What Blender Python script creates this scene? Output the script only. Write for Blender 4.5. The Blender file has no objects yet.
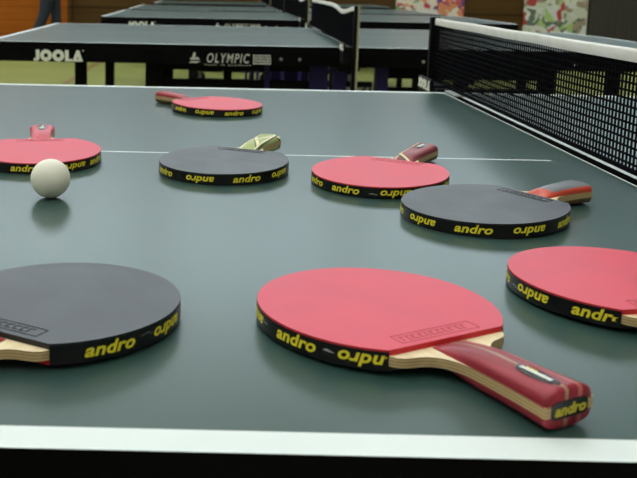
import bpy, bmesh, math, random
from mathutils import Vector, Matrix
random.seed(7)
SC = bpy.context.scene
COL = SC.collection
PI = math.pi
TZ = 0.76            # height of the table tops

# ------------------------------------------------------------------ materials
def pmat(name, col, rough=0.5, metal=0.0, spec=0.5, emit=None, strength=0.0, coat=0.0):
    m = bpy.data.materials.new(name); m.use_nodes = True
    b = m.node_tree.nodes['Principled BSDF']
    b.inputs['Base Color'].default_value = (*col, 1)
    b.inputs['Roughness'].default_value = rough
    b.inputs['Metallic'].default_value = metal
    b.inputs['Specular IOR Level'].default_value = spec
    b.inputs['Coat Weight'].default_value = coat
    if emit:
        b.inputs['Emission Color'].default_value = (*emit, 1)
        b.inputs['Emission Strength'].default_value = strength
    return m

class NT:
    """small node helper around one material"""
    def __init__(s, m):
        s.m = m; s.t = m.node_tree; s.b = s.t.nodes['Principled BSDF']
    def n(s, kind, **kw):
        x = s.t.nodes.new(kind)
        for k, v in kw.items(): setattr(x, k, v)
        return x
    def l(s, a, b): s.t.links.new(a, b)
    def coords(s, scale=(1, 1, 1), kind='Object'):
        tc = s.n('ShaderNodeTexCoord'); mp = s.n('ShaderNodeMapping')
        mp.inputs['Scale'].default_value = scale
        s.l(tc.outputs[kind], mp.inputs['Vector']); return mp.outputs['Vector']
    def noise(s, vec, scale=5, detail=4, rough=.5):
        x = s.n('ShaderNodeTexNoise'); x.inputs['Scale'].default_value = scale
        x.inputs['Detail'].default_value = detail; x.inputs['Roughness'].default_value = rough
        s.l(vec, x.inputs['Vector']); return x.outputs['Fac']
    def ramp(s, fac, stops, interp='LINEAR'):
        r = s.n('ShaderNodeValToRGB'); r.color_ramp.interpolation = interp
        e = r.color_ramp.elements
        while len(e) < len(stops): e.new(0.5)
        for k, (p, c) in enumerate(stops):
            e[k].position = p; e[k].color = (*c, 1)
        s.l(fac, r.inputs['Fac']); return r.outputs['Color']
    def math(s, op, a, b=None):
        x = s.n('ShaderNodeMath', operation=op)
        for i, v in enumerate((a, b)):
            if v is None: continue
            if isinstance(v, (int, float)): x.inputs[i].default_value = v
            else: s.l(v, x.inputs[i])
        return x.outputs[0]
    def mix(s, fac, a, b):
        x = s.n('ShaderNodeMix', data_type='RGBA')
        if isinstance(fac, (int, float)): x.inputs[0].default_value = fac
        else: s.l(fac, x.inputs[0])
        for i, v in ((6, a), (7, b)):
            if isinstance(v, tuple): x.inputs[i].default_value = (*v, 1)
            else: s.l(v, x.inputs[i])
        return x.outputs[2]
    def bump(s, h, strength=.1, dist=.001):
        x = s.n('ShaderNodeBump'); x.inputs['Strength'].default_value = strength
        x.inputs['Distance'].default_value = dist
        s.l(h, x.inputs['Height']); s.l(x.outputs[0], s.b.inputs['Normal'])

def noisy(name, c1, c2, rough, scale, stretch=(1, 1, 1), bump=0.0, spec=.5, lo=.35, hi=.65, dist=.001):
    m = pmat(name, c1, rough, spec=spec); t = NT(m)
    f = t.noise(t.coords(stretch), scale)
    t.l(t.ramp(f, [(lo, c1), (hi, c2)]), t.b.inputs['Base Color'])
    if bump:
        t.bump(f, bump, dist)
        r = t.n('ShaderNodeMapRange'); r.inputs[1].default_value = .3; r.inputs[2].default_value = .7
        r.inputs[3].default_value = rough - .045; r.inputs[4].default_value = rough + .045
        t.l(f, r.inputs[0]); t.l(r.outputs[0], t.b.inputs['Roughness'])
    return m

M = {}
M['table'] = noisy('table green', (.028, .066, .059), (.037, .081, .073), .285, 3.0, bump=0, lo=0, hi=1)
M['line'] = noisy('line white', (.78, .85, .85), (.75, .82, .82), .5, 20)
M['line_thin'] = pmat('thin line white', (.80, .86, .86), .45)
M['black'] = noisy('apron black', (.0025, .0025, .003), (.004, .004, .005), .6, 8, spec=.05)
M['black_metal'] = pmat('black powder coat', (.004, .004, .005), .55, spec=.10)
M['purple'] = noisy('purple steel', (.030, .022, .14), (.042, .032, .18), .5, 6, spec=.15)
M['print'] = pmat('white print', (.84, .86, .78), .6)
M['print_grey'] = pmat('grey print', (.62, .63, .60), .6)
M['cream_rod'] = pmat('cream painted rod', (.50, .45, .30), .45)
M['screw'] = pmat('screw steel', (.6, .6, .6), .3, metal=1)
M['rubber_tyre'] = pmat('wheel rubber', (.012, .012, .012), .7)
M['net'] = noisy('net cord black', (.0025, .0025, .004), (.005, .005, .007), .8, 60, spec=.03)
M['net_tape'] = noisy('net tape white', (.74, .74, .71), (.80, .80, .77), .7, 40)
M['plate'] = pmat('light clamp plate', (.45, .47, .47), .45)
M['ball'] = noisy('ball cream celluloid', (.87, .84, .71), (.89, .86, .75), .42, 30)
M['red_rubber'] = noisy('red rubber', (.66, .055, .105), (.72, .075, .125), .50, 22, bump=.04, spec=.55, dist=.0004)
M['red_print'] = pmat('red rubber embossing', (.50, .035, .06), .5)
M['black_rubber'] = noisy('black rubber', (.015, .019, .031), (.025, .030, .044), .44, 26, bump=.04, spec=.75, dist=.0004)
M['black_print'] = pmat('black rubber embossing', (.008, .008, .010), .6, spec=.3)
M['sponge'] = pmat('red rubber edge', (.60, .012, .020), .6)
M['sponge_black'] = pmat('black rubber edge', (.010, .010, .012), .6)
M['tape'] = noisy('edge tape black', (.004, .004, .005), (.008, .008, .009), .32, 60, spec=.35)
M['yellow'] = pmat('yellow print', (.90, .76, .03), .5)
M['yellow_dull'] = pmat('dull yellow print', (.55, .46, .03), .5)  # darker tone of the yellow, for the word on the butt plate
M['silver'] = pmat('silver scuff', (.45, .45, .45), .4)
M['badge_black'] = pmat('badge black', (.01, .01, .01), .25)
M['badge_white'] = pmat('badge silver', (.75, .76, .70), .2)
M['skin'] = pmat('skin', (.55, .32, .22), .6)
M['jeans'] = noisy('jeans', (.018, .026, .045), (.026, .036, .06), .9, 40)
M['shirt'] = noisy('shirt', (.03, .03, .035), (.045, .045, .05), .9, 30)
M['shoe'] = pmat('shoe', (.35, .06, .04), .6)
M['hair'] = pmat('hair', (.03, .02, .012), .8)

def plywood():
    m = pmat('plywood blade', (.7, .5, .28), .5); t = NT(m)
    v = t.coords()
    sp = t.n('ShaderNodeSeparateXYZ'); t.l(v, sp.inputs[0])
    # veneer layers across the thickness, visible on the edges only
    w = t.math('SINE', t.math('MULTIPLY', sp.outputs['Z'], 3400))
    g = t.noise(t.coords((14, 260, 260)), 1.0, 3)
    face = t.ramp(g, [(.3, (.78, .62, .37)), (.7, (.90, .77, .52))])
    edge = t.mix(t.math('GREATER_THAN', w, .55), (.58, .42, .21), (.34, .21, .09))
    geo = t.n('ShaderNodeNewGeometry'); s2 = t.n('ShaderNodeSeparateXYZ')
    tr = t.n('ShaderNodeVectorTransform', vector_type='NORMAL', convert_from='WORLD', convert_to='OBJECT')
    t.l(geo.outputs['Normal'], tr.inputs[0]); t.l(tr.outputs[0], s2.inputs[0])
    up = t.math('GREATER_THAN', t.math('ABSOLUTE', s2.outputs['Z']), .7)
    t.l(t.mix(up, edge, face), t.b.inputs['Base Color'])
    return m
M['ply'] = plywood()

def grip_mat(name, c1, c2, stripes=(), rough=.42):
    """stained wood with grain along the handle and inlaid veneer stripes (slope, offset, half width, colour)"""
    m = pmat(name, c1, rough, spec=.35, coat=.05); t = NT(m)
    g = t.noise(t.coords((10, 190, 190)), 1.0, 4, .6)
    col = t.ramp(g, [(.35, c1), (.65, c2)])
    sp = t.n('ShaderNodeSeparateXYZ'); t.l(t.coords(), sp.inputs[0])
    for sl, off, hw, c in stripes:
        d = t.math('SUBTRACT', t.math('SUBTRACT', sp.outputs['Y'], t.math('MULTIPLY', sp.outputs['X'], sl)), off)
        msk = t.math('LESS_THAN', t.math('ABSOLUTE', d), hw)
        col = t.mix(msk, col, c)
    t.l(col, t.b.inputs['Base Color'])
    return m
M['grip_maroon'] = grip_mat('grip maroon', (.24, .012, .026), (.36, .030, .050), [(-.05, .0055, .0012, (.36, .22, .14)), (-.02, .0105, .0016, (.50, .13, .12))])
M['grip_rose'] = grip_mat('grip rose', (.21, .020, .036), (.34, .052, .068), [(.9, -.077, .0022, (.72, .62, .32)), (0, .0088, .0012, (.66, .50, .28)), (.9, -.072, .0016, (.05, .05, .03))])
M['grip_green'] = grip_mat('grip green', (.30, .36, .10), (.42, .47, .16), [(.45, -.050, .0022, (.80, .76, .42)), (.45, -.0465, .0009, (.05, .05, .02)), (-.45, .055, .0018, (.80, .76, .42)), (-.45, .0525, .0008, (.05, .05, .02)), (0, -.0095, .0010, (.78, .74, .42)), (0, -.0120, .0010, (.07, .07, .03)), (0, .0095, .0010, (.78, .74, .42))])
M['grip_red'] = grip_mat('grip red', (.27, .010, .020), (.37, .025, .036))
M['grip_pink'] = grip_mat('grip pink', (.58, .055, .09), (.66, .09, .13))
M['grip_scarlet'] = grip_mat('grip scarlet', (.52, .045, .025), (.62, .09, .04))
M['grip_grey'] = grip_mat('grip grey', (.13, .14, .16), (.19, .20, .22))
M['grip_brown'] = grip_mat('grip brown', (.13, .075, .03), (.22, .13, .055))

def wood_panel(name, c1, c2, board=.14, rough=.5, axis='X'):
    m = pmat(name, c1, rough, spec=.12); t = NT(m)
    g = t.noise(t.coords((.5, .5, 9) if axis == 'X' else (9, 9, .5)), 1.6, 5, .6)
    col = t.ramp(g, [(.3, c1), (.7, c2)])
    sp = t.n('ShaderNodeSeparateXYZ'); t.l(t.coords(), sp.inputs[0])
    z = sp.outputs['Z'] if axis == 'X' else sp.outputs['X']
    fr = t.math('FRACT', t.math('DIVIDE', z, board))
    gap = t.math('LESS_THAN', fr, .04)
    t.l(t.mix(gap, col, tuple(x * .5 for x in c1)), t.b.inputs['Base Color'])
    return m
M['wood_dark'] = wood_panel('dark brown panelling', (.070, .036, .010), (.10, .055, .016), .6)
M['wood_orange'] = wood_panel('orange wood panelling', (.33, .085, .007), (.40, .115, .011), .20)
M['plaster'] = noisy('hall plaster', (.62, .60, .55), (.68, .66, .61), .9, 2)
M['curtain'] = noisy('dark grey divider', (.040, .036, .030), (.052, .047, .040), .9, 3, (8, 8, .3))
M['ceiling'] = noisy('hall ceiling', (.70, .70, .68), (.76, .76, .74), .9, 2)
M['floor'] = noisy('yellow green sports floor', (.215, .235, .065), (.25, .265, .075), .5, 1.2, spec=.2)
M['floor_line'] = pmat('brown court line', (.20, .10, .03), .5)
M['frame'] = pmat('window frame', (.5, .5, .5), .5)
M['pane'] = pmat('daylight pane', (.8, .8, .8), .4, emit=(.80, .97, 1.10), strength=3.5)
M['lamp'] = pmat('lamp diffuser', (.8, .8, .8), .4, emit=(.97, 1.0, .98), strength=12.5)
M['lamp_case'] = pmat('lamp case', (.6, .6, .6), .5)

def mural_mat(name, stops, scale, seed):
    m = pmat(name, (.5, .5, .5), .6); t = NT(m)
    v = t.coords()
    nz = t.n('ShaderNodeTexNoise'); nz.inputs['Scale'].default_value = 4; t.l(v, nz.inputs['Vector'])
    ad = t.n('ShaderNodeVectorMath', operation='ADD')
    sc = t.n('ShaderNodeVectorMath', operation='SCALE'); sc.inputs['Scale'].default_value = .35
    t.l(nz.outputs['Color'], sc.inputs[0]); t.l(v, ad.inputs[0]); t.l(sc.outputs[0], ad.inputs[1])
    of = t.n('ShaderNodeVectorMath', operation='ADD'); of.inputs[1].default_value = (seed, 0, seed * .7)
    t.l(ad.outputs[0], of.inputs[0])
    vo = t.n('ShaderNodeTexVoronoi'); vo.inputs['Scale'].default_value = scale
    t.l(of.outputs[0], vo.inputs['Vector'])
    sp = t.n('ShaderNodeSeparateColor'); t.l(vo.outputs['Color'], sp.inputs[0])
    t.l(t.ramp(sp.outputs[0], stops, 'CONSTANT'), t.b.inputs['Base Color'])
    return m
M['mural_a'] = mural_mat('mural collage red', [(0, (.55, .03, .05)), (.16, (.75, .70, .66)), (.34, (.16, .05, .20)), (.44, (.70, .28, .14)), (.56, (.80, .72, .62)), (.74, (.20, .36, .12)), (.84, (.50, .10, .12))], 12, 3.1)
M['mural_b'] = mural_mat('mural collage sport', [(0, (.72, .74, .66)), (.24, (.45, .05, .05)), (.36, (.62, .66, .55)), (.54, (.13, .17, .13)), (.66, (.36, .30, .20)), (.78, (.42, .60, .22)), (.86, (.70, .72, .70))], 12.0, 8.4)

# ------------------------------------------------------------------ helpers
def tag(o, label=None, cat=None, group=None, kind=None):
    if label: o['label'] = label
    if cat: o['category'] = cat
    if group: o['group'] = group
    if kind: o['kind'] = kind
    return o
def empty(name, loc=(0, 0, 0), rz=0):
    o = bpy.data.objects.new(name, None); COL.objects.link(o)
    o.location = loc; o.rotation_euler = (0, 0, rz); o.empty_display_size = .05
    return o
def obj(name, bm, mats, parent=None, smooth=None):
    me = bpy.data.meshes.new(name)
    bm.normal_update()
    bm.to_mesh(me); bm.free()
    if not isinstance(mats, (list, tuple)): mats = [mats]
    for m in mats: me.materials.append(M[m] if isinstance(m, str) else m)
    if smooth is not None:
        for p in me.polygons: p.use_smooth = True
        if smooth < 180: me.set_sharp_from_angle(angle=math.radians(smooth))
    o = bpy.data.objects.new(name, me); COL.objects.link(o)
    if parent: o.parent = parent
    return o
def copy_tree(o, parent=None):
    c = o.copy(); COL.objects.link(c); c.parent = parent
    for ch in list(o.children): copy_tree(ch, c)
    return c
def box(bm, x0, x1, y0, y1, z0, z1, mi=0):
    v = [bm.verts.new((x, y, z)) for z in (z0, z1) for y in (y0, y1) for x in (x0, x1)]
    for q in ((0, 2, 3, 1), (4, 5, 7, 6), (0, 1, 5, 4), (2, 6, 7, 3), (0, 4, 6, 2), (1, 3, 7, 5)):
        f = bm.faces.new([v[i] for i in q]); f.material_index = mi
def bevel(bm, w, seg=2):
    bmesh.ops.bevel(bm, geom=list(bm.edges), offset=w, segments=seg, affect='EDGES', profile=.7)
def B(*boxes, bev=0):
    bm = bmesh.new()
    for b in boxes: box(bm, *b)
    if bev: bevel(bm, bev)
    return bm
def tube(bm, p0, p1, r0, r1=None, n=16):
    r1 = r0 if r1 is None else r1
    p0, p1 = Vector(p0), Vector(p1); d = (p1 - p0).normalized()
    a = d.orthogonal().normalized(); b = d.cross(a)
    A = [bm.verts.new(p0 + (a * math.cos(2*PI*i/n) + b * math.sin(2*PI*i/n)) * r0) for i in range(n)]
    C = [bm.verts.new(p1 + (a * math.cos(2*PI*i/n) + b * math.sin(2*PI*i/n)) * r1) for i in range(n)]
    for i in range(n): bm.faces.new((A[i], A[(i+1) % n], C[(i+1) % n], C[i]))
    bm.faces.new(list(reversed(A))); bm.faces.new(C)
def prism(bm, pts, z0, z1, mi=0, mside=None, mtop=None):
    """closed outline (counter-clockwise) extruded from z0 to z1"""
    n = len(pts)
    a = [bm.verts.new((p[0], p[1], z0)) for p in pts]; b = [bm.verts.new((p[0], p[1], z1)) for p in pts]
    f = bm.faces.new(list(reversed(a))); f.material_index = mi
    f = bm.faces.new(b); f.material_index = mi if mtop is None else mtop
    for i in range(n):
        f = bm.faces.new((a[i], a[(i+1) % n], b[(i+1) % n], b[i])); f.material_index = mi if mside is None else mside

_text = {}
def text_polys(body, size=1.0, shear=0.0, offset=0.0, sx=1.0, spacing=1.0):
    """letters of the built-in font as (verts, faces), centred on x, baseline at y = 0"""
    key = (body, size, shear, offset, sx, spacing)
    if key in _text: return _text[key]
    cu = bpy.data.curves.new('lettering_outline', 'FONT')
    cu.body = body; cu.size = size; cu.shear = shear; cu.offset = offset; cu.resolution_u = 3
    cu.align_x = 'CENTER'; cu.space_character = spacing
    o = bpy.data.objects.new('lettering_outline', cu); COL.objects.link(o)
    dg = bpy.context.evaluated_depsgraph_get()
    me = bpy.data.meshes.new_from_object(o.evaluated_get(dg))
    vs = [(v.co.x * sx, v.co.y) for v in me.vertices]; fs = [tuple(p.vertices) for p in me.polygons]
    bpy.data.objects.remove(o); bpy.data.curves.remove(cu); bpy.data.meshes.remove(me)
    _text[key] = (vs, fs); return vs, fs
def put_polys(bm, vf, fn, mi=0, depth=None):
    """letters placed through fn(x, y, lift) -> point, as thin raised print"""
    vs, fs = vf
    a = [bm.verts.new(fn(x, y, 1.0)) for x, y in vs]
    edge = {}
    for f in fs:
        try: q = bm.faces.new([a[i] for i in f]); q.material_index = mi
        except ValueError: continue
        for i in range(len(f)):
            e = (f[i], f[(i+1) % len(f)]); edge[e] = 1
    b = [bm.verts.new(fn(x, y, 0.0)) for x, y in vs]
    for (i, j) in edge:
        if (j, i) not in edge:
            try: q = bm.faces.new((a[j], a[i], b[i], b[j])); q.material_index = mi
            except ValueError: pass

# heavy geometric capitals J O O L A: outlines in units of letter height
def heavy_word():
    vs, fs = [], []
    def poly(pts): k = len(vs); vs.extend(pts); fs.append(tuple(range(k, k + len(pts))))
    def ring(cx, cy, R, r, n=28):
        k = len(vs)
        for i in range(n):
            t = 2*PI*i/n
            vs.append((cx + R*math.cos(t), cy + R*math.sin(t))); vs.append((cx + r*math.cos(t), cy + r*math.sin(t)))
        for i in range(n):
            j = (i + 1) % n
            fs.append((k+2*i, k+2*j, k+2*j+1, k+2*i+1))
    x = 0
    # J
    poly([(.20, .26), (.52, .26), (.52, 1.0), (.20, 1.0)])
    poly([(0, 0), (.30, 0), (.44, .06), (.52, .26), (.20, .26), (0, .24)])
    ring(1.10, .5, .53, .19); ring(2.20, .5, .53, .19)
    poly([(2.80, 0), (3.12, 0), (3.12, 1.0), (2.80, 1.0)]); poly([(3.12, 0), (3.45, 0), (3.45, .20), (3.12, .20)])
    poly([(3.46, 0), (4.42, 0), (4.34, .20), (3.53, .20)]); poly([(3.53, .20), (3.86, .20), (3.93, .42), (3.83, 1.0)])
    poly([(4.02, .20), (4.34, .20), (4.07, 1.0), (3.83, 1.0), (3.93, .42)])
    ring(4.42, .98, .07, .035, 10)
    xm = 2.2
    return [((a - xm), b) for a, b in vs], fs
HEAVY = heavy_word()

# ------------------------------------------------------------------ hall
XL, XR, YB, YF, ZC = -11.0, 9.0, -5.0, 13.2, 9.4
tag(obj('floor', B((XL, XR, YB, YF, -.1, 0)), 'floor'), kind='structure')
tag(obj('ceiling', B((XL, XR, YB, YF, ZC, ZC + .1)), 'ceiling'), kind='structure')
tag(obj('wall_left', B((XL - .1, XL, YB, YF, 0, ZC)), 'plaster'), kind='structure')
tag(obj('wall_right', B((XR, XR + .1, YB, YF, 0, ZC)), 'plaster'), kind='structure')
tag(obj('wall_front', B((XL, XR, YB - .1, YB, 0, ZC)), 'plaster'), kind='structure')
tag(obj('wall_back', B((XL, XR, YF, YF + .1, 0, ZC)), 'wood_dark'), kind='structure')
tag(obj('trim_5', B((XL, XR, YF - .015, YF, 3.7, ZC)), 'plaster'), kind='structure')
tag(obj('trim_1', B((XL, -2.80, YF - .04, YF, 0, 2.2)), 'wood_orange'), kind='structure')
tag(obj('trim_2', B((-2.80, -2.74, YF - .05, YF, 0, 2.2)), 'wood_dark'), kind='structure')
tag(obj('trim_3', B((4.97, XR, YF - .06, YF, 0, 3.7)), 'curtain'), kind='structure')
bm = bmesh.new()
# court line running away from the viewer, partly seen under the second table
box(bm, -2.03, -1.98, -4.5, 12.9, 0.0, .002)
tag(obj('trim_4', bm, 'floor_line'), kind='structure')
W0 = 4.1; W1 = 5.8
k = 0
for i, x0 in enumerate([-10.6, -7.55, -4.5, -1.45, 1.60, 4.65]):
    x1 = x0 + 2.95
    w = obj('window_%d' % (i + 1), B((x0, x1, YF - .06, YF - .02, W0, W1)), 'pane'); tag(w, kind='structure')
    fr = bmesh.new()
    for a in (x0, (x0 + x1) / 2 - .03, x1 - .06): box(fr, a, a + .06, YF - .10, YF - .03, W0, W1)
    for z in (W0, (W0 + W1) / 2, W1 - .06): box(fr, x0, x1, YF - .10, YF - .03, z, z + .06)
    obj('window_frame', fr, 'frame', w)

# wall pictures
def mural(x0, x1, z0, z1, mat, label):
    e = empty('wall_mural', ((x0 + x1) / 2, YF - .05, z0)); tag(e, label, 'mural')
    w = (x1 - x0) / 2
    obj('panel', B((-w, w, -.02, .0, 0, z1 - z0)), mat, e)
mural(2.09, 3.10, .15, 2.3, 'mural_a', 'colourful collage picture on the brown wall, mostly reds, above the far net post')
mural(3.99, 4.93, .15, 2.3, 'mural_b', 'white, red and green sports collage picture on the wall beside the dark grey partition')

# ceiling lamps
lamp0 = empty('ceiling_light', (0, 0, ZC)); tag(lamp0, 'long white lamp fixed flat under the hall ceiling', 'lamp', 'ceiling lamps of the hall')
obj('lamp_case', B((-.3, .3, -1.5, 1.5, -.06, 0)), 'lamp_case', lamp0)
obj('diffuser', B((-.28, .28, -1.48, 1.48, -.09, -.06)), 'lamp', lamp0)
first = True
for x in (-8, -4.6, -1.2, 2.2):
    for y in (-3, 1.5, 6.5, 10.5):
        l = lamp0 if first else copy_tree(lamp0); first = False
        l.location = (x, y, ZC)

# ------------------------------------------------------------------ tables
HL, HW, GAP = 1.37, 1.525, .0115
def half_top(s):
    """one half of the playing surface with its painted lines; s = -1 / +1 is the side of the net"""
    bm = bmesh.new()
    x_in, x_out = .0 , HL
    xi = GAP if s < 0 else .0045
    li = .0028 if s < 0 else .008
    xs = [xi, xi + li, .0566, HL - .02, HL]
    ys = [-HW/2, -HW/2 + .0215, -.0021, .0021, HW/2 - .020, HW/2]
    top = TZ
    V = {}
    for i, x in enumerate(xs):
        for j, y in enumerate(ys): V[i, j] = bm.verts.new((s * x, y, top))
    for i in range(len(xs) - 1):
        for j in range(len(ys) - 1):
            q = [V[i, j], V[i+1, j], V[i+1, j+1], V[i, j+1]]
            if s < 0: q.reverse()
            f = bm.faces.new(q)
            line = i in (3,) or j in (0, 4)
            thin = i == 0 or (j == 2 and i >= 2)
            f.material_index = 1 if line else (2 if thin else 0)
    # sides and underside
    z0 = TZ - .020
    a = min(s * xi, s * HL); b = max(s * xi, s * HL)
    for (x0, x1, y0, y1, flip) in ((a, b, -HW/2, -HW/2, 0), (b, b, -HW/2, HW/2, 0), (b, a, HW/2, HW/2, 0), (a, a, HW/2, -HW/2, 0)):
        v = [bm.verts.new(p) for p in ((x0, y0, z0), (x1, y1, z0), (x1, y1, top), (x0, y0, top))]
        f = bm.faces.new(v); f.material_index = 3
    v = [bm.verts.new(p) for p in ((a, HW/2, z0), (b, HW/2, z0), (b, -HW/2, z0), (a, -HW/2, z0))]
    bm.faces.new(v).material_index = 3
    return bm
def word(bm, cx, zc, h, vf, y, sx=1.0):
    put_polys(bm, vf, lambda px, py, k: (cx + px * h * sx, y - .0015 * k, zc + (py - .5) * h))
def make_table():
    r = empty('table_tennis_table')
    for s in (-1, 1):
        obj('tabletop', half_top(s), ['table', 'line', 'line_thin', 'black'], r)
        y0, y1 = -HW/2, HW/2
        a, b = (-HL, -GAP) if s < 0 else (.012, HL)
        z0, z1 = TZ - .072, TZ - .0202
        ap = obj('apron', B((a, b, y0, y0 + .022, z0, z1), (a, b, y1 - .022, y1, z0, z1),
                            (a, a + .022, y0 + .022, y1 - .022, z0, z1), (b - .022, b, y0 + .022, y1 - .022, z0, z1)), 'black', r)
        zc = TZ - .0475
        if s < 0:
            bm = bmesh.new()
            word(bm, -1.104, zc - .002, .041, HEAVY, y0)
            obj('lettering', bm, 'print', ap)
            bm = bmesh.new()
            word(bm, -.482, zc + .001, .036, text_polys('OLYMPIC', 1.36, .22, .012, .66, 1.24), y0)
            word(bm, -.482, zc - .0255, .006, text_polys('MADE IN GERMANY', 1.36, .2, .0, 1.6, 1.6), y0)
            # winged player mark left of the word
            put_polys(bm, ([(0, 0), (.75, 0), (1, .16), (.25, .16), (.2, .3), (1, .3), (.75, .6), (.55, .45), (.62, .98), (.42, 1), (.3, .5), (.12, .42)],
                           [(0, 1, 2, 3), (4, 5, 6, 7), (11, 4, 7, 10), (10, 7, 8, 9)]),
                      lambda x, y, k: (-.625 + x * .042, y0 - .0015 * k, zc - .019 + y * .038))
            # ruled approval box right of the word
            for i, (w0, w1) in enumerate(((0, .066), (0, .066), (0, .066), (0, .066))):
                z = zc + .014 - i * .0095
                x = -.388
                while x < -.322:
                    wd = random.uniform(.006, .014)
                    box(bm, x, min(x + wd, -.322), y0 - .0015, y0, z - .006, z); x += wd + .0022
            obj('lettering', bm, 'print_grey', ap)
        for sx in ((-.285, -.216) if s < 0 else (.24, .80)):
            bm = bmesh.new(); tube(bm, (sx, y0, zc), (sx, y0 - .003, zc), .006, n=12)
            obj('screw', bm, 'screw', ap)
        # end legs
        for y in (-.52, .52):
            bm = bmesh.new(); box(bm, s*1.055 - .022, s*1.055 + .022, y - .022, y + .022, .02, z1)
            bevel(bm, .004, 1)
            lg = obj('leg', bm, 'black_metal', r)
            bm = bmesh.new(); tube(bm, (s*1.055, y, 0), (s*1.055, y, .02), .028, .024)
            obj('foot', bm, 'rubber_tyre', lg)
        # wheeled carriage of this half: beams, uprights, wheels
        for y in (-.58, .58):
            obj('beam', B((min(s*.14, s*.78), max(s*.14, s*.78), y - .02, y + .02, TZ - (.108 if s < 0 else .128), z1 - .001), bev=.003), 'black_metal', r)
            obj('beam', B((min(s*.14, s*.78), max(s*.14, s*.78), y - .018, y + .018, TZ - .190, TZ - (.146 if s < 0 else .164)), bev=.003), 'black_metal', r)
            obj('upright', B((s*.765 - .03, s*.765 + .03, y - .021, y + .021, .30, z1 - .001), bev=.003), 'black_metal', r)
            for ux, w in (((.325, .010), (.124, .036), (.042, .026)) if s < 0 else ((.122, .024), (.335, .020))):
                obj('upright', B((s*ux - w, s*ux + w, y - .024, y + .024, .10, TZ - .086), bev=.003), 'purple', r)
            obj('beam', B((min(s*.06, s*.80), max(s*.06, s*.80), y - .022, y + .022, .10, .15), bev=.003), 'black_metal', r)
            for wx in (.10, .76):
                bm = bmesh.new(); tube(bm, (s*wx, y - .014, .05), (s*wx, y + .014, .05), .05, n=24)
                bevel(bm, .004, 1)
                wh = obj('wheel', bm, 'rubber_tyre', r)
                bm = bmesh.new(); tube(bm, (s*wx, y - .017, .05), (s*wx, y + .017, .05), .018, n=16)
                box(bm, s*wx - .012, s*wx + .012, y + .0145, y + .020, .04, .11)
                box(bm, s*wx - .012, s*wx + .012, y - .020, y - .0145, .04, .11)
                obj('hub', bm, 'plate', wh)
        obj('crossbar', B((s*.475 - .016, s*.475 + .016, -.558, .558, TZ - .150, TZ - .090), bev=.003), 'black_metal', r)
        obj('crossbar', B((s*.765 - .02, s*.765 + .02, -.558, .558, .36, .40), bev=.003), 'black_metal', r)
    return r
table = make_table()
TABLES = [
    (table, 0.0, HW/2, 0.0, 'dark green table in front that carries the bats and the ball'),
    (None, .005, 2.925 + HW/2, .014, 'second table, just behind the front one, clear white lettering on its black apron'),
    (None, .08, 5.56 + HW/2, 0.008, 'third table back, its blurred white lettering just above the second table top'),
    (None, .06, 7.45 + HW/2, 0.0, 'fourth table back, a thin grey top close behind the third table'),
    (None, .08, 10.05 + HW/2, 0.0, 'farthest table, a thin black edge before the brown wall'),
]
for o, x, y, rz, lab in TABLES:
    o = o or copy_tree(table)
    o.location = (x, y, 0); o.rotation_euler = (0, 0, rz)
    tag(o, lab, 'table', 'table tennis tables in a row')

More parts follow.
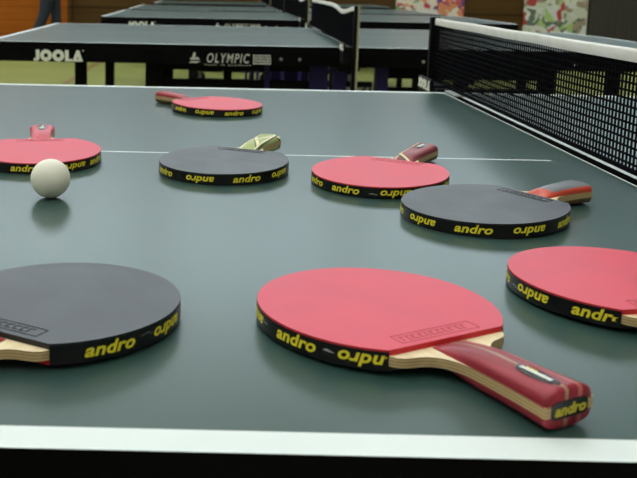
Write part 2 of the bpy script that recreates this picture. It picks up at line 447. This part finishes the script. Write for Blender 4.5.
# ------------------------------------------------------------------ nets (length along local y, centred, base on the table top)
NH, NL = .1525, .915
def sag(y, deep):
    """height of the tape along the net: pulled up at the posts, a slack dip near each end"""
    d = NL + y
    return -deep * math.exp(-((d - .36) / .22) ** 2) * min(1, d / .12) - .0004 * math.sin(y * 19)
def make_net(deep, post_style):
    r = empty('table_tennis_net')
    bm = bmesh.new(); n = 186; rows = 14
    z0 = .0075
    def zt(y): return NH - .013 + sag(y, deep)
    t = .00125
    for i in range(n + 1):
        y = -NL + 2 * NL * i / n
        box(bm, -.0008, .0008, y - t, y + t, z0, zt(y))
    seg = 48
    for j in range(1, rows):
        for i in range(seg):
            ya, yb = -NL + 2*NL*i/seg, -NL + 2*NL*(i+1)/seg
            f = j / rows; pa, pb = z0 + (zt(ya) - z0) * f, z0 + (zt(yb) - z0) * f
            v = [bm.verts.new(p) for p in ((-.0008, ya, pa - t), (-.0008, yb, pb - t), (-.0008, yb, pb + t), (-.0008, ya, pa + t),
                                           (.0008, ya, pa - t), (.0008, yb, pb - t), (.0008, yb, pb + t), (.0008, ya, pa + t))]
            for q in ((0, 3, 2, 1), (4, 5, 6, 7), (0, 1, 5, 4), (3, 7, 6, 2)): bm.faces.new([v[k] for k in q])
    box(bm, -.0012, .0012, -NL, NL, .006, .012)      # bottom cord hem
    obj('netting', bm, 'net', r)
    bm = bmesh.new(); seg = 90
    prof = [(-.0030, 0), (-.0034, .003), (-.0034, .012), (-.002, .0150), (0, .0158), (.002, .0150), (.0034, .012), (.0034, .003), (.0030, 0)]
    ring = []
    for i in range(seg + 1):
        y = -NL + 2*NL*i/seg
        wv = .0004 * math.sin(y * 31) + .0005 * math.sin(y * 57 + 1)
        ring.append([bm.verts.new((px + wv, y, NH - .0158 + sag(y, deep) + pz)) for px, pz in prof])
    for i in range(seg):
        for k in range(len(prof)):
            a, b = ring[i], ring[i+1]; j = (k + 1) % len(prof)
            bm.faces.new((a[k], a[j], b[j], b[k]))
    bm.faces.new(ring[0]); bm.faces.new(list(reversed(ring[-1])))
    obj('top_tape', bm, 'net_tape', r, 50)
    for s in (-1, 1):
        yp = s * (NL + .008)
        p = obj('post', B((-.012 if post_style == 'black' else -.003, .009, yp - .009, yp + .009, -.03 if post_style == 'black' else -.19, NH + .002), bev=.002), 'black_metal', r)
        if post_style == 'cream':
            bm = bmesh.new(); tube(bm, (.013, yp, -.23), (.013, yp, NH + .004), .005, n=12)
            obj('rod', bm, 'cream_rod', p)
        # clamp that grips the edge of the table
        ye = s * HW/2
        lo, hi = min(ye + s*.002, yp - s*.009), max(ye + s*.002, yp - s*.009)
        lb, hb = yp - s*.009, ye + s*.034
        c = obj('clamp', B((-.034, -.0262, min(lb, hb), max(lb, hb), -.050, .022), (-.026, .010, min(lb, hb), max(lb, hb), -.050, .010), bev=.0015), 'black_metal', r)
        bm = bmesh.new(); put_polys(bm, HEAVY, lambda x, y, k, lo=min(lb, hb), hi=max(lb, hb): (-.0342 - .0008 * k, (lo + hi)/2 - x * .0255, -.003 + y * .022))
        obj('lettering', bm, 'print', c)
        lo2, hi2 = min(ye - s*.085, ye + s*.001), max(ye - s*.085, ye + s*.001)
        obj('clamp_arm', B((-.026, .008, min(ye + s*.002, hb), max(ye + s*.002, hb), -.040, .006), bev=.002), 'black_metal', c)
        j = obj('clamp_jaw', B((-.030, .026, lo2, hi2, -.088, -.076), (-.030, .026, min(ye + s*.002, ye + s*.016), max(ye + s*.002, ye + s*.016), -.088, -.050), bev=.002), 'black_metal', c)
        obj('clamp_plate', B((-.010, .020, lo2, hi2, .0008, .0045), bev=.001), 'plate', c)
    return r
net = make_net(.0008, 'black')
net.location = (0, HW/2, TZ); tag(net, 'black net with a white top tape clamped across the front table', 'net', 'nets on the tables')
net2 = make_net(.019, 'cream')
for k, (t, lab) in enumerate(((TABLES[1], 'sagging white taped net with cream rod posts on the second table'),
                              (TABLES[2], 'dark blurred net standing on the third table'),
                              (TABLES[3], 'small dark net standing on the fourth table back'),
                              (TABLES[4], 'tiny dark net on the farthest table by the wall'))):
    o = net2 if k == 0 else copy_tree(net2)
    o.location = (t[1] - (.016 if k == 0 else .040), t[2], TZ); o.rotation_euler = (0, 0, t[3] - (.032 if k == 0 else 0))
    tag(o, lab, 'net', 'nets on the tables')

# ------------------------------------------------------------------ ball
bm = bmesh.new(); bmesh.ops.create_uvsphere(bm, u_segments=64, v_segments=32, radius=.02)
ball = obj('table_tennis_ball', bm, 'ball', None, 180)
ball.location = (-.6607, .5002, TZ + .0200)
tag(ball, 'cream white ball resting on the front table before a red bat', 'ball')

# ------------------------------------------------------------------ bats
BA, BB, BP, CUT = .0753, .0795, .0845, .0690
T0 = math.acos(CUT / BP)
def rim(n=160, off=0.0):
    """blade outline from one shoulder round the tip to the other, counter-clockwise"""
    out = []
    for i in range(n + 1):
        t = T0 + (2*PI - 2*T0) * i / n
        c, s = math.cos(t), math.sin(t)
        bx = BP if c > 0 else BB
        nx, ny = c / bx, s / BA; l = math.hypot(nx, ny)
        out.append((c * bx + nx/l*off, s * BA + ny/l*off, nx/l, ny/l))
    return out
RIM = rim(1200)
ARC = [0.0]
for i in range(1, len(RIM)):
    ARC.append(ARC[-1] + math.hypot(RIM[i][0] - RIM[i-1][0], RIM[i][1] - RIM[i-1][1]))
TOTAL = ARC[-1]
def at_arc(s):
    s = max(0, min(TOTAL, s)); i = min(len(ARC) - 2, int(s / TOTAL * (len(ARC) - 1)))
    while ARC[i] > s and i > 0: i -= 1
    while ARC[i+1] < s and i < len(ARC) - 2: i += 1
    f = (s - ARC[i]) / (ARC[i+1] - ARC[i])
    return [RIM[i][k] + (RIM[i+1][k] - RIM[i][k]) * f for k in range(4)]
T_CORE, T_ALL, T_GRIP = .0029, .0064, .0103
def grip_hw(u, bu):
    f = max(0, min(1, (u - CUT) / (bu - CUT)))
    return .0128 + .0012 * f + .0030 * f ** 3
def grip_h(u, bu):
    u0 = CUT + .0012; f = (u - u0) / (bu - u0)
    return T_CORE + .0006 + (T_GRIP - .0012 - T_CORE) * (1 - (1 - min(1, (u - u0) / .040)) ** 2) + .0012 * f
def core_outline(bu):
    w0 = abs(RIM[0][1])
    def shoulder(sgn):
        pts = [(CUT + .004, w0 - .0022), (CUT + .0070, w0 - .0062), (CUT + .0082, w0 - .0105)]
        a = Vector((CUT + .0082, w0 - .0105)); b = Vector((CUT + .034, grip_hw(CUT + .034, bu)))
        c = Vector((CUT + .0105, grip_hw(CUT, bu) + .0015))
        for i in range(1, 11):
            t = i / 10; p = a*(1-t)**2 + c*2*t*(1-t) + b*t*t; pts.append((p.x, p.y))
        for i in range(1, 9):
            u = CUT + .034 + (bu - CUT - .034) * i / 8; pts.append((u, grip_hw(u, bu)))
        return [(x, y * sgn) for x, y in pts]
    body = [(x, y) for x, y, _, _ in rim(120)]
    up, dn = shoulder(1), shoulder(-1)
    # counter-clockwise: rim (+w round tip to -w), lower shoulder out to butt, upper shoulder back
    return body + dn + list(reversed(up))
def scale_bm(bu, sgn, caps=False):
    bm = bmesh.new(); st = []
    u0 = CUT + .0012
    N = 22
    for i in range(N + 1):
        f = i / N; u = u0 + (bu - u0) * f
        st.append((u, grip_hw(u, bu), grip_h(u, bu)))
    st[-1] = (bu - .0016, st[-1][1], st[-1][2]); st.append((bu, st[-1][1] - .0014, st[-1][2] - .0014))
    rings = []; K = 18
    for u, hw, h in st:
        ring = []
        for k in range(K + 1):
            a = PI * k / K
            ca, sa = math.cos(a), math.sin(a)
            ring.append(bm.verts.new((u, hw * math.copysign(abs(ca) ** .72, ca), sgn * (T_CORE + (h - T_CORE) * abs(sa) ** .70))))
        rings.append(ring)
    for a, b in zip(rings, rings[1:]):
        for k in range(K):
            q = [a[k], a[k+1], b[k+1], b[k]]
            if sgn < 0: q.reverse()
            f = bm.faces.new(q)
            if caps and 4 <= k <= K - 5 and a[0].co.x > CUT + .018: f.material_index = 1
        q = [a[0], b[0], b[K], a[K]]
        if sgn < 0: q.reverse()
        bm.faces.new(q)
    f = bm.faces.new(list(reversed(rings[0])) if sgn > 0 else rings[0]); f = bm.faces.new(rings[-1] if sgn > 0 else list(reversed(rings[-1])))
    bmesh.ops.recalc_face_normals(bm, faces=bm.faces)
    return bm
ANDRO = text_polys('andro', .0108, .24, .00030, 1.25, 1.03)
_x = [p[0] for p in ANDRO[0]]
ANDRO_W = max(_x) - min(_x)

def make_bat(x, y, th, bu, top, grip_top, grip_low, words, label, badge=None, caps=False, scuffs=(), imprint=True, badge_w=0.0, badge_s=1.0):
    r = empty('table_tennis_bat', (x, y, TZ))
    # the bat rests on the blade tip and on the lowest line of the grip
    ta = 0
    for i in range(60):
        u = CUT + .0012 + (bu - .0016 - CUT - .0012) * i / 59
        ta = max(ta, (grip_h(u, bu) - T_ALL + .0001) / (u + BB))
    r.rotation_euler = (0, -math.atan(ta), th)       # the butt end of the grip is raised: the bat rests on blade tip and grip
    zl = T_ALL + BB * ta + .0001
    def put(name, bm, mats, parent=None, smooth=None):
        o = obj(name, bm, mats, parent or r, smooth)
        if parent is None: o.location = (0, 0, zl)
        return o
    # wooden blade
    bm = bmesh.new(); prism(bm, core_outline(bu), -T_CORE, T_CORE)
    blade = put('blade', bm, 'ply')
    outline = [(a, b) for a, b, _, _ in rim(140)]
    # rubbers: sheet face + edge
    for sg, c in ((1, top), (-1, 'black' if top == 'red' else 'red')):
        face = 'red_rubber' if c == 'red' else 'black_rubber'; side = 'sponge' if c == 'red' else 'sponge_black'
        bm = bmesh.new()
        za, zb = (T_CORE, T_ALL) if sg > 0 else (-T_ALL, -T_CORE)
        n = len(outline)
        prism(bm, outline, za, zb, 0, 1)
        ru = put('rubber', bm, [face, side])
        ru['label'] = ('red' if c == 'red' else 'black') + (' rubber sheet facing up' if sg > 0 else ' rubber sheet facing the table')
        if sg > 0 and imprint:
            bm = bmesh.new(); z0, z1 = T_ALL, T_ALL + .00022
            u0, u1, w = CUT - .0165, CUT - .0045, .030
            for (a, b, c0, d) in ((u0, u0 + .0007, -w, w), (u1 - .0007, u1, -w, w), (u0, u1, -w, -w + .0007), (u0, u1, w - .0007, w)):
                box(bm, a, b, c0, d, z0, z1)
            xx = -w + .004
            while xx < w - .006:
                ww = random.uniform(.002, .0045)
                box(bm, u0 + .003, u1 - .003, xx, xx + .0009, z0, z1)
                box(bm, u0 + .003, u0 + .0039, xx, xx + ww, z0, z1)
                if random.random() < .6: box(bm, u1 - .0039, u1 - .003, xx, xx + ww, z0, z1)
                xx += ww + .0016
            obj('embossing', bm, 'red_print' if top == 'red' else 'black_print', ru)
    # edge tape round the rim
    bm = bmesh.new(); zt0, zt1 = -.0062, .0052
    inn = rim(150, .00005); out = rim(150, .00045)
    A = [[bm.verts.new((p[0], p[1], z)) for p in q] for q, z in ((inn, zt0), (out, zt0), (out, zt1), (inn, zt1))]
    for i in range(len(inn) - 1):
        for k in range(4):
            j = (k + 1) % 4
            bm.faces.new((A[k][i], A[k][i+1], A[j][i+1], A[j][i]))
    bm.faces.new([A[k][0] for k in range(4)]); bm.faces.new([A[k][-1] for k in (3, 2, 1, 0)])
    bmesh.ops.recalc_face_normals(bm, faces=bm.faces)
    tape = put('edge_tape', bm, 'tape', None, 40)
    # words printed along the tape, every other one upside down
    ws = list(words)
    ws.sort()
    while ws[0][0] - .051 > ANDRO_W/2 - .012: ws.insert(0, (ws[0][0] - .051, 1 - ws[0][1]))
    while ws[-1][0] + .051 < TOTAL - ANDRO_W/2 + .012: ws.append((ws[-1][0] + .051, 1 - ws[-1][1]))
    bm = bmesh.new()
    for s0, flip in ws:
        sg = -1 if flip else 1
        vs, fs = ANDRO
        # cut off what would run past the end of the tape
        keep = [f for f in fs if all(.0008 < s0 + sg * vs[i][0] < TOTAL - .0008 for i in f)]
        def fn(px, py, k, s0=s0, sg=sg):
            p = at_arc(s0 + sg * px); o = .00046 + .00012 * k
            return (p[0] + p[2]*o, p[1] + p[3]*o, -.0002 + sg * (py - .0029))
        used = sorted({i for f in keep for i in f}); mp = {i: n for n, i in enumerate(used)}
        put_polys(bm, ([vs[i] for i in used], [tuple(mp[i] for i in f) for f in keep]), fn)
    obj('lettering', bm, 'yellow', tape)
    if scuffs:
        for s0, ln, zz in scuffs:
            bm = bmesh.new()
            pts = [(0, -.0005), (ln * .4, .0005), (ln, -.0012), (ln * .6, -.0012)]
            put_polys(bm, (pts, [(3, 2, 1, 0)][0:0] + [(0, 3, 2, 1)]), lambda px, py, k: (lambda p, o: (p[0] + p[2]*o, p[1] + p[3]*o, zz + py))(at_arc(s0 + px), .00046 + .0001 * k))
            obj('scuff_mark', bm, 'silver', tape)
    # grip scales
    g = put('grip', scale_bm(bu, 1, caps), [grip_top, 'grip_grey'] if caps else [grip_top], None, 50)
    put('grip', scale_bm(bu, -1), [grip_low], None, 50)
    if badge:
        bm = bmesh.new(); N = 28; L, Wd = .0145 * badge_s, .0050 * badge_s
        zc = T_GRIP + .0002
        def lens(k, z): return [bm.verts.new((badge + L*k*math.cos(2*PI*i/N), badge_w + (Wd*k) * math.sin(2*PI*i/N), z - .0004*(math.sin(2*PI*i/N)**2))) for i in range(N)]
        a, b = lens(1, zc - .0016), lens(1, zc + .0004); c = lens(.8, zc + .0010)
        for p, q in ((a, b), (b, c)):
            for i in range(N): bm.faces.new((p[i], p[(i+1) % N], q[(i+1) % N], q[i]))
        bm.faces.new(c)
        bd = obj('badge', bm, 'badge_black', g, 40)
        bm = bmesh.new()
        box(bm, badge - .0105, badge + .0100, badge_w - .0022, badge_w + .0004, zc + .0009, zc + .0013, 0)
        box(bm, badge - .0085, badge - .0010, badge_w + .0008, badge_w + .0016, zc + .0009, zc + .0012, 1)
        obj('badge_print', bm, ['badge_white', 'yellow'], bd)
    # printed plate on the butt end
    bm = bmesh.new(); h = .0046; w = .0130
    pts = []
    for i in range(32):
        t = 2*PI*i/32; c, s = math.cos(t), math.sin(t)
        pts.append((w * math.copysign(abs(c)**.35, c), h * math.copysign(abs(s)**.35, s)))
    a = [bm.verts.new((bu - .0002, p, q)) for p, q in pts]; b = [bm.verts.new((bu + .0005, p, q)) for p, q in pts]
    for i in range(32): bm.faces.new((a[i], a[(i+1) % 32], b[(i+1) % 32], b[i]))
    bm.faces.new(b)
    pl = put('butt_plate', bm, 'badge_black')
    bm = bmesh.new()
    put_polys(bm, ANDRO, lambda px, py, k: (bu + .0005 + .0003 * k, px * .66, (py - .0036) * .72))
    obj('lettering', bm, 'yellow_dull', pl)
    tag(r, label, 'bat', 'table tennis bats on the front table')
    return r

make_bat(-.3859, .1690, -1.0728, .157, 'red', 'grip_maroon', 'grip_maroon', [(.2875, 1), (.3394, 0), (.3882, 1)],
         'large red bat at the front, maroon grip with badge pointing towards the near edge', .138, badge_w=-.0025,
         scuffs=[(.2995, .012, .0015), (.3610, .008, .001)])
make_bat(-.5895, .1670, -2.0549, .153, 'black', 'grip_red', 'grip_red', [(.0362, 0), (.0873, 1)],
         'black bat at the front left with its grip cut off by the picture edge', .140, scuffs=[(.0580, .016, .002)])
make_bat(-.1976, .2379, -1.3855, .153, 'red', 'grip_red', 'grip_red', [(.3346, 1), (.3849, 0)],
         'red bat on the right, partly cut off by the picture edge', .140, scuffs=[(.3060, .012, -.001)])
make_bat(-.2326, .4578, .5564, .143, 'black', 'grip_scarlet', 'grip_brown', [(.1993, 1), (.2498, 0), (.3022, 1), (.3532, 0)],
         'black bat nearest the net, its grip grey on top and red along the side', None, True)
make_bat(-.3081, .6017, 1.05, .168, 'red', 'grip_rose', 'grip_brown', [(.1414, 0), (.1901, 0), (.2461, 1), (.3165, 0)],
         'red bat with a rose striped grip lying across the thin centre line', .147, badge_s=1.2, scuffs=[(.2170, .010, -.001)])
make_bat(-.4837, .6509, 1.175, .158, 'black', 'grip_green', 'grip_green', [(.1489, 0), (.2048, 1), (.2578, 0), (.3096, 1)],
         'black bat with a pale green striped grip on the centre line', None)
make_bat(-.4937, 1.1651, 2.3653, .147, 'red', 'grip_red', 'grip_brown', [(.0610, 0), (.1155, 1), (.1656, 0), (.2189, 1)],
         'red bat by the far edge of the front table, its dark red grip pointing left', None)
make_bat(-.7106, .6895, 1.7401, .150, 'red', 'grip_pink', 'grip_pink', [(.1854, 0), (.2463, 1), (.2873, 0)],
         'red bat behind the ball with a pink grip pointing away', .130, badge_s=1.3)

# ------------------------------------------------------------------ person walking along the back wall
def skin_obj(name, joints, edges, mat, parent=None, root=0, levels=1):
    me = bpy.data.meshes.new(name)
    me.from_pydata([j[:3] for j in joints], edges, [])
    o = bpy.data.objects.new(name, me); COL.objects.link(o)
    me.materials.append(M[mat])
    bm = bmesh.new(); bm.from_mesh(me)
    sl = bm.verts.layers.skin.verify()
    for i, v in enumerate(bm.verts):
        r = joints[i][3]
        v[sl].radius = r if isinstance(r, tuple) else (r, r)
        v[sl].use_root = (i == root)
    bm.to_mesh(me); bm.free()
    o.modifiers.new('Skin', 'SKIN').use_smooth_shade = True
    s = o.modifiers.new('Sub', 'SUBSURF'); s.levels = levels; s.render_levels = levels
    dg = bpy.context.evaluated_depsgraph_get()
    me2 = bpy.data.meshes.new_from_object(o.evaluated_get(dg)); me2.name = name
    o.modifiers.clear(); o.data = me2
    for p in me2.polygons: p.use_smooth = True
    if parent: o.parent = parent
    return o
J = [  # x along the walk, z up; pelvis first
    (0, 0, .93, (.15, .11)), (0, 0, 1.12, (.13, .095)), (.02, 0, 1.35, (.16, .11)), (.03, 0, 1.47, .055), (.045, 0, 1.55, .05), (.055, 0, 1.64, (.075, .09)), (.055, 0, 1.72, (.07, .085)),
    (.02, .08, .88, .085), (.06, .09, .48, .058), (.05, .09, .10, .042), (.13, .09, .04, .035), (.22, .09, .03, .028),
    (-.02, -.08, .88, .085), (-.08, -.09, .50, .058), (-.26, -.09, .16, .042), (-.22, -.09, .07, .035), (-.14, -.09, .03, .028),
    (.02, .19, 1.40, .05), (-.06, .22, 1.14, .04), (.05, .23, .92, .03), (.09, .23, .84, .028),
    (.02, -.19, 1.40, .05), (.10, -.22, 1.14, .04), (.24, -.20, .96, .03), (.28, -.19, .89, .028)]
E_ = [(0, 1), (1, 2), (2, 3), (3, 4), (4, 5), (5, 6), (0, 7), (7, 8), (8, 9), (9, 10), (10, 11), (0, 12), (12, 13), (13, 14), (14, 15), (15, 16),
      (2, 17), (17, 18), (18, 19), (19, 20), (2, 21), (21, 22), (22, 23), (23, 24)]
person = skin_obj('person', J, E_, 'skin')
JT = [(0, 0, .98, (.17, .125)), (0, 0, .90, (.17, .125))] + [(a, b, c, r) for a, b, c, r in (
    (.02, .085, .84, .105), (.06, .09, .48, .078), (.05, .09, .09, .066), (-.02, -.085, .84, .105), (-.08, -.09, .50, .078), (-.255, -.09, .17, .066))]
skin_obj('trousers', JT, [(0, 1), (1, 2), (2, 3), (3, 4), (1, 5), (5, 6), (6, 7)], 'jeans', person)
JS = [(0, 0, .95, (.18, .13)), (0, 0, 1.14, (.155, .115)), (.02, 0, 1.36, (.185, .13)), (.025, 0, 1.46, (.08, .07)),
      (.02, .19, 1.40, .068), (-.06, .22, 1.14, .056), (.04, .23, .94, .045), (.02, -.19, 1.40, .068), (.10, -.22, 1.14, .056), (.23, -.20, .97, .045)]
skin_obj('shirt', JS, [(0, 1), (1, 2), (2, 3), (2, 4), (4, 5), (5, 6), (2, 7), (7, 8), (8, 9)], 'shirt', person)
for a, b, c in ((.05, .09, 0), (-.27, -.09, .08)):
    bm = bmesh.new(); bmesh.ops.create_uvsphere(bm, u_segments=20, v_segments=12, radius=1)
    for v in bm.verts:
        v.co = Vector((a + .07 + v.co.x * .14, b + v.co.y * .05, max(0.002, .045 + v.co.z * .05 - (.02 if v.co.x > .3 else 0)) + c))
    obj('shoe', bm, 'shoe', person, 180)
bm = bmesh.new(); bmesh.ops.create_uvsphere(bm, u_segments=20, v_segments=14, radius=1)
for v in bm.verts: v.co = Vector((.045 + v.co.x * .098, v.co.y * .086, 1.72 + v.co.z * .085))
obj('hair', bm, 'hair', person, 180)
person.location = (-2.87, 12.2, 0)
tag(person, 'person in dark blue jeans walking along the orange wall, only the legs in view', 'person')

# ------------------------------------------------------------------ camera
F, H, PIT, ROL, YAW, XC, D = 900.43451, .21773272, .15979828, .01903523, -.00867370, -.48942977, .39518553
cy_, sy_ = math.cos(YAW), math.sin(YAW)
fw = Vector((sy_ * math.cos(PIT), cy_ * math.cos(PIT), -math.sin(PIT)))
rt = Vector((cy_, -sy_, 0)); up = rt.cross(fw)
rt2 = rt * math.cos(ROL) + up * math.sin(ROL); up2 = up * math.cos(ROL) - rt * math.sin(ROL)
cd = bpy.data.cameras.new('camera'); co = bpy.data.objects.new('camera', cd); COL.objects.link(co)
mw = Matrix((rt2, up2, -fw)).transposed().to_4x4(); mw.translation = Vector((XC, -D, H + TZ))
co.matrix_world = mw
cd.sensor_fit = 'HORIZONTAL'; cd.sensor_width = 36; cd.lens = F / 637 * 36
cd.shift_x = (318.5 - 212) / 637; cd.shift_y = -(239 - 130) / 637      # the photograph is an off-centre crop
cd.clip_start = .05; cd.clip_end = 100
cd.dof.use_dof = True; cd.dof.focus_distance = .86; cd.dof.aperture_fstop = 19
SC.camera = co

# ------------------------------------------------------------------ light
w = bpy.data.worlds.new('World'); SC.world = w; w.use_nodes = True
w.node_tree.nodes['Background'].inputs[0].default_value = (.8, .9, 1, 1); w.node_tree.nodes['Background'].inputs[1].default_value = .5
vs = SC.view_settings
vs.view_transform = 'Standard'; vs.look = 'None'; vs.gamma = 1; vs.use_curve_mapping = False; vs.exposure = 0.14
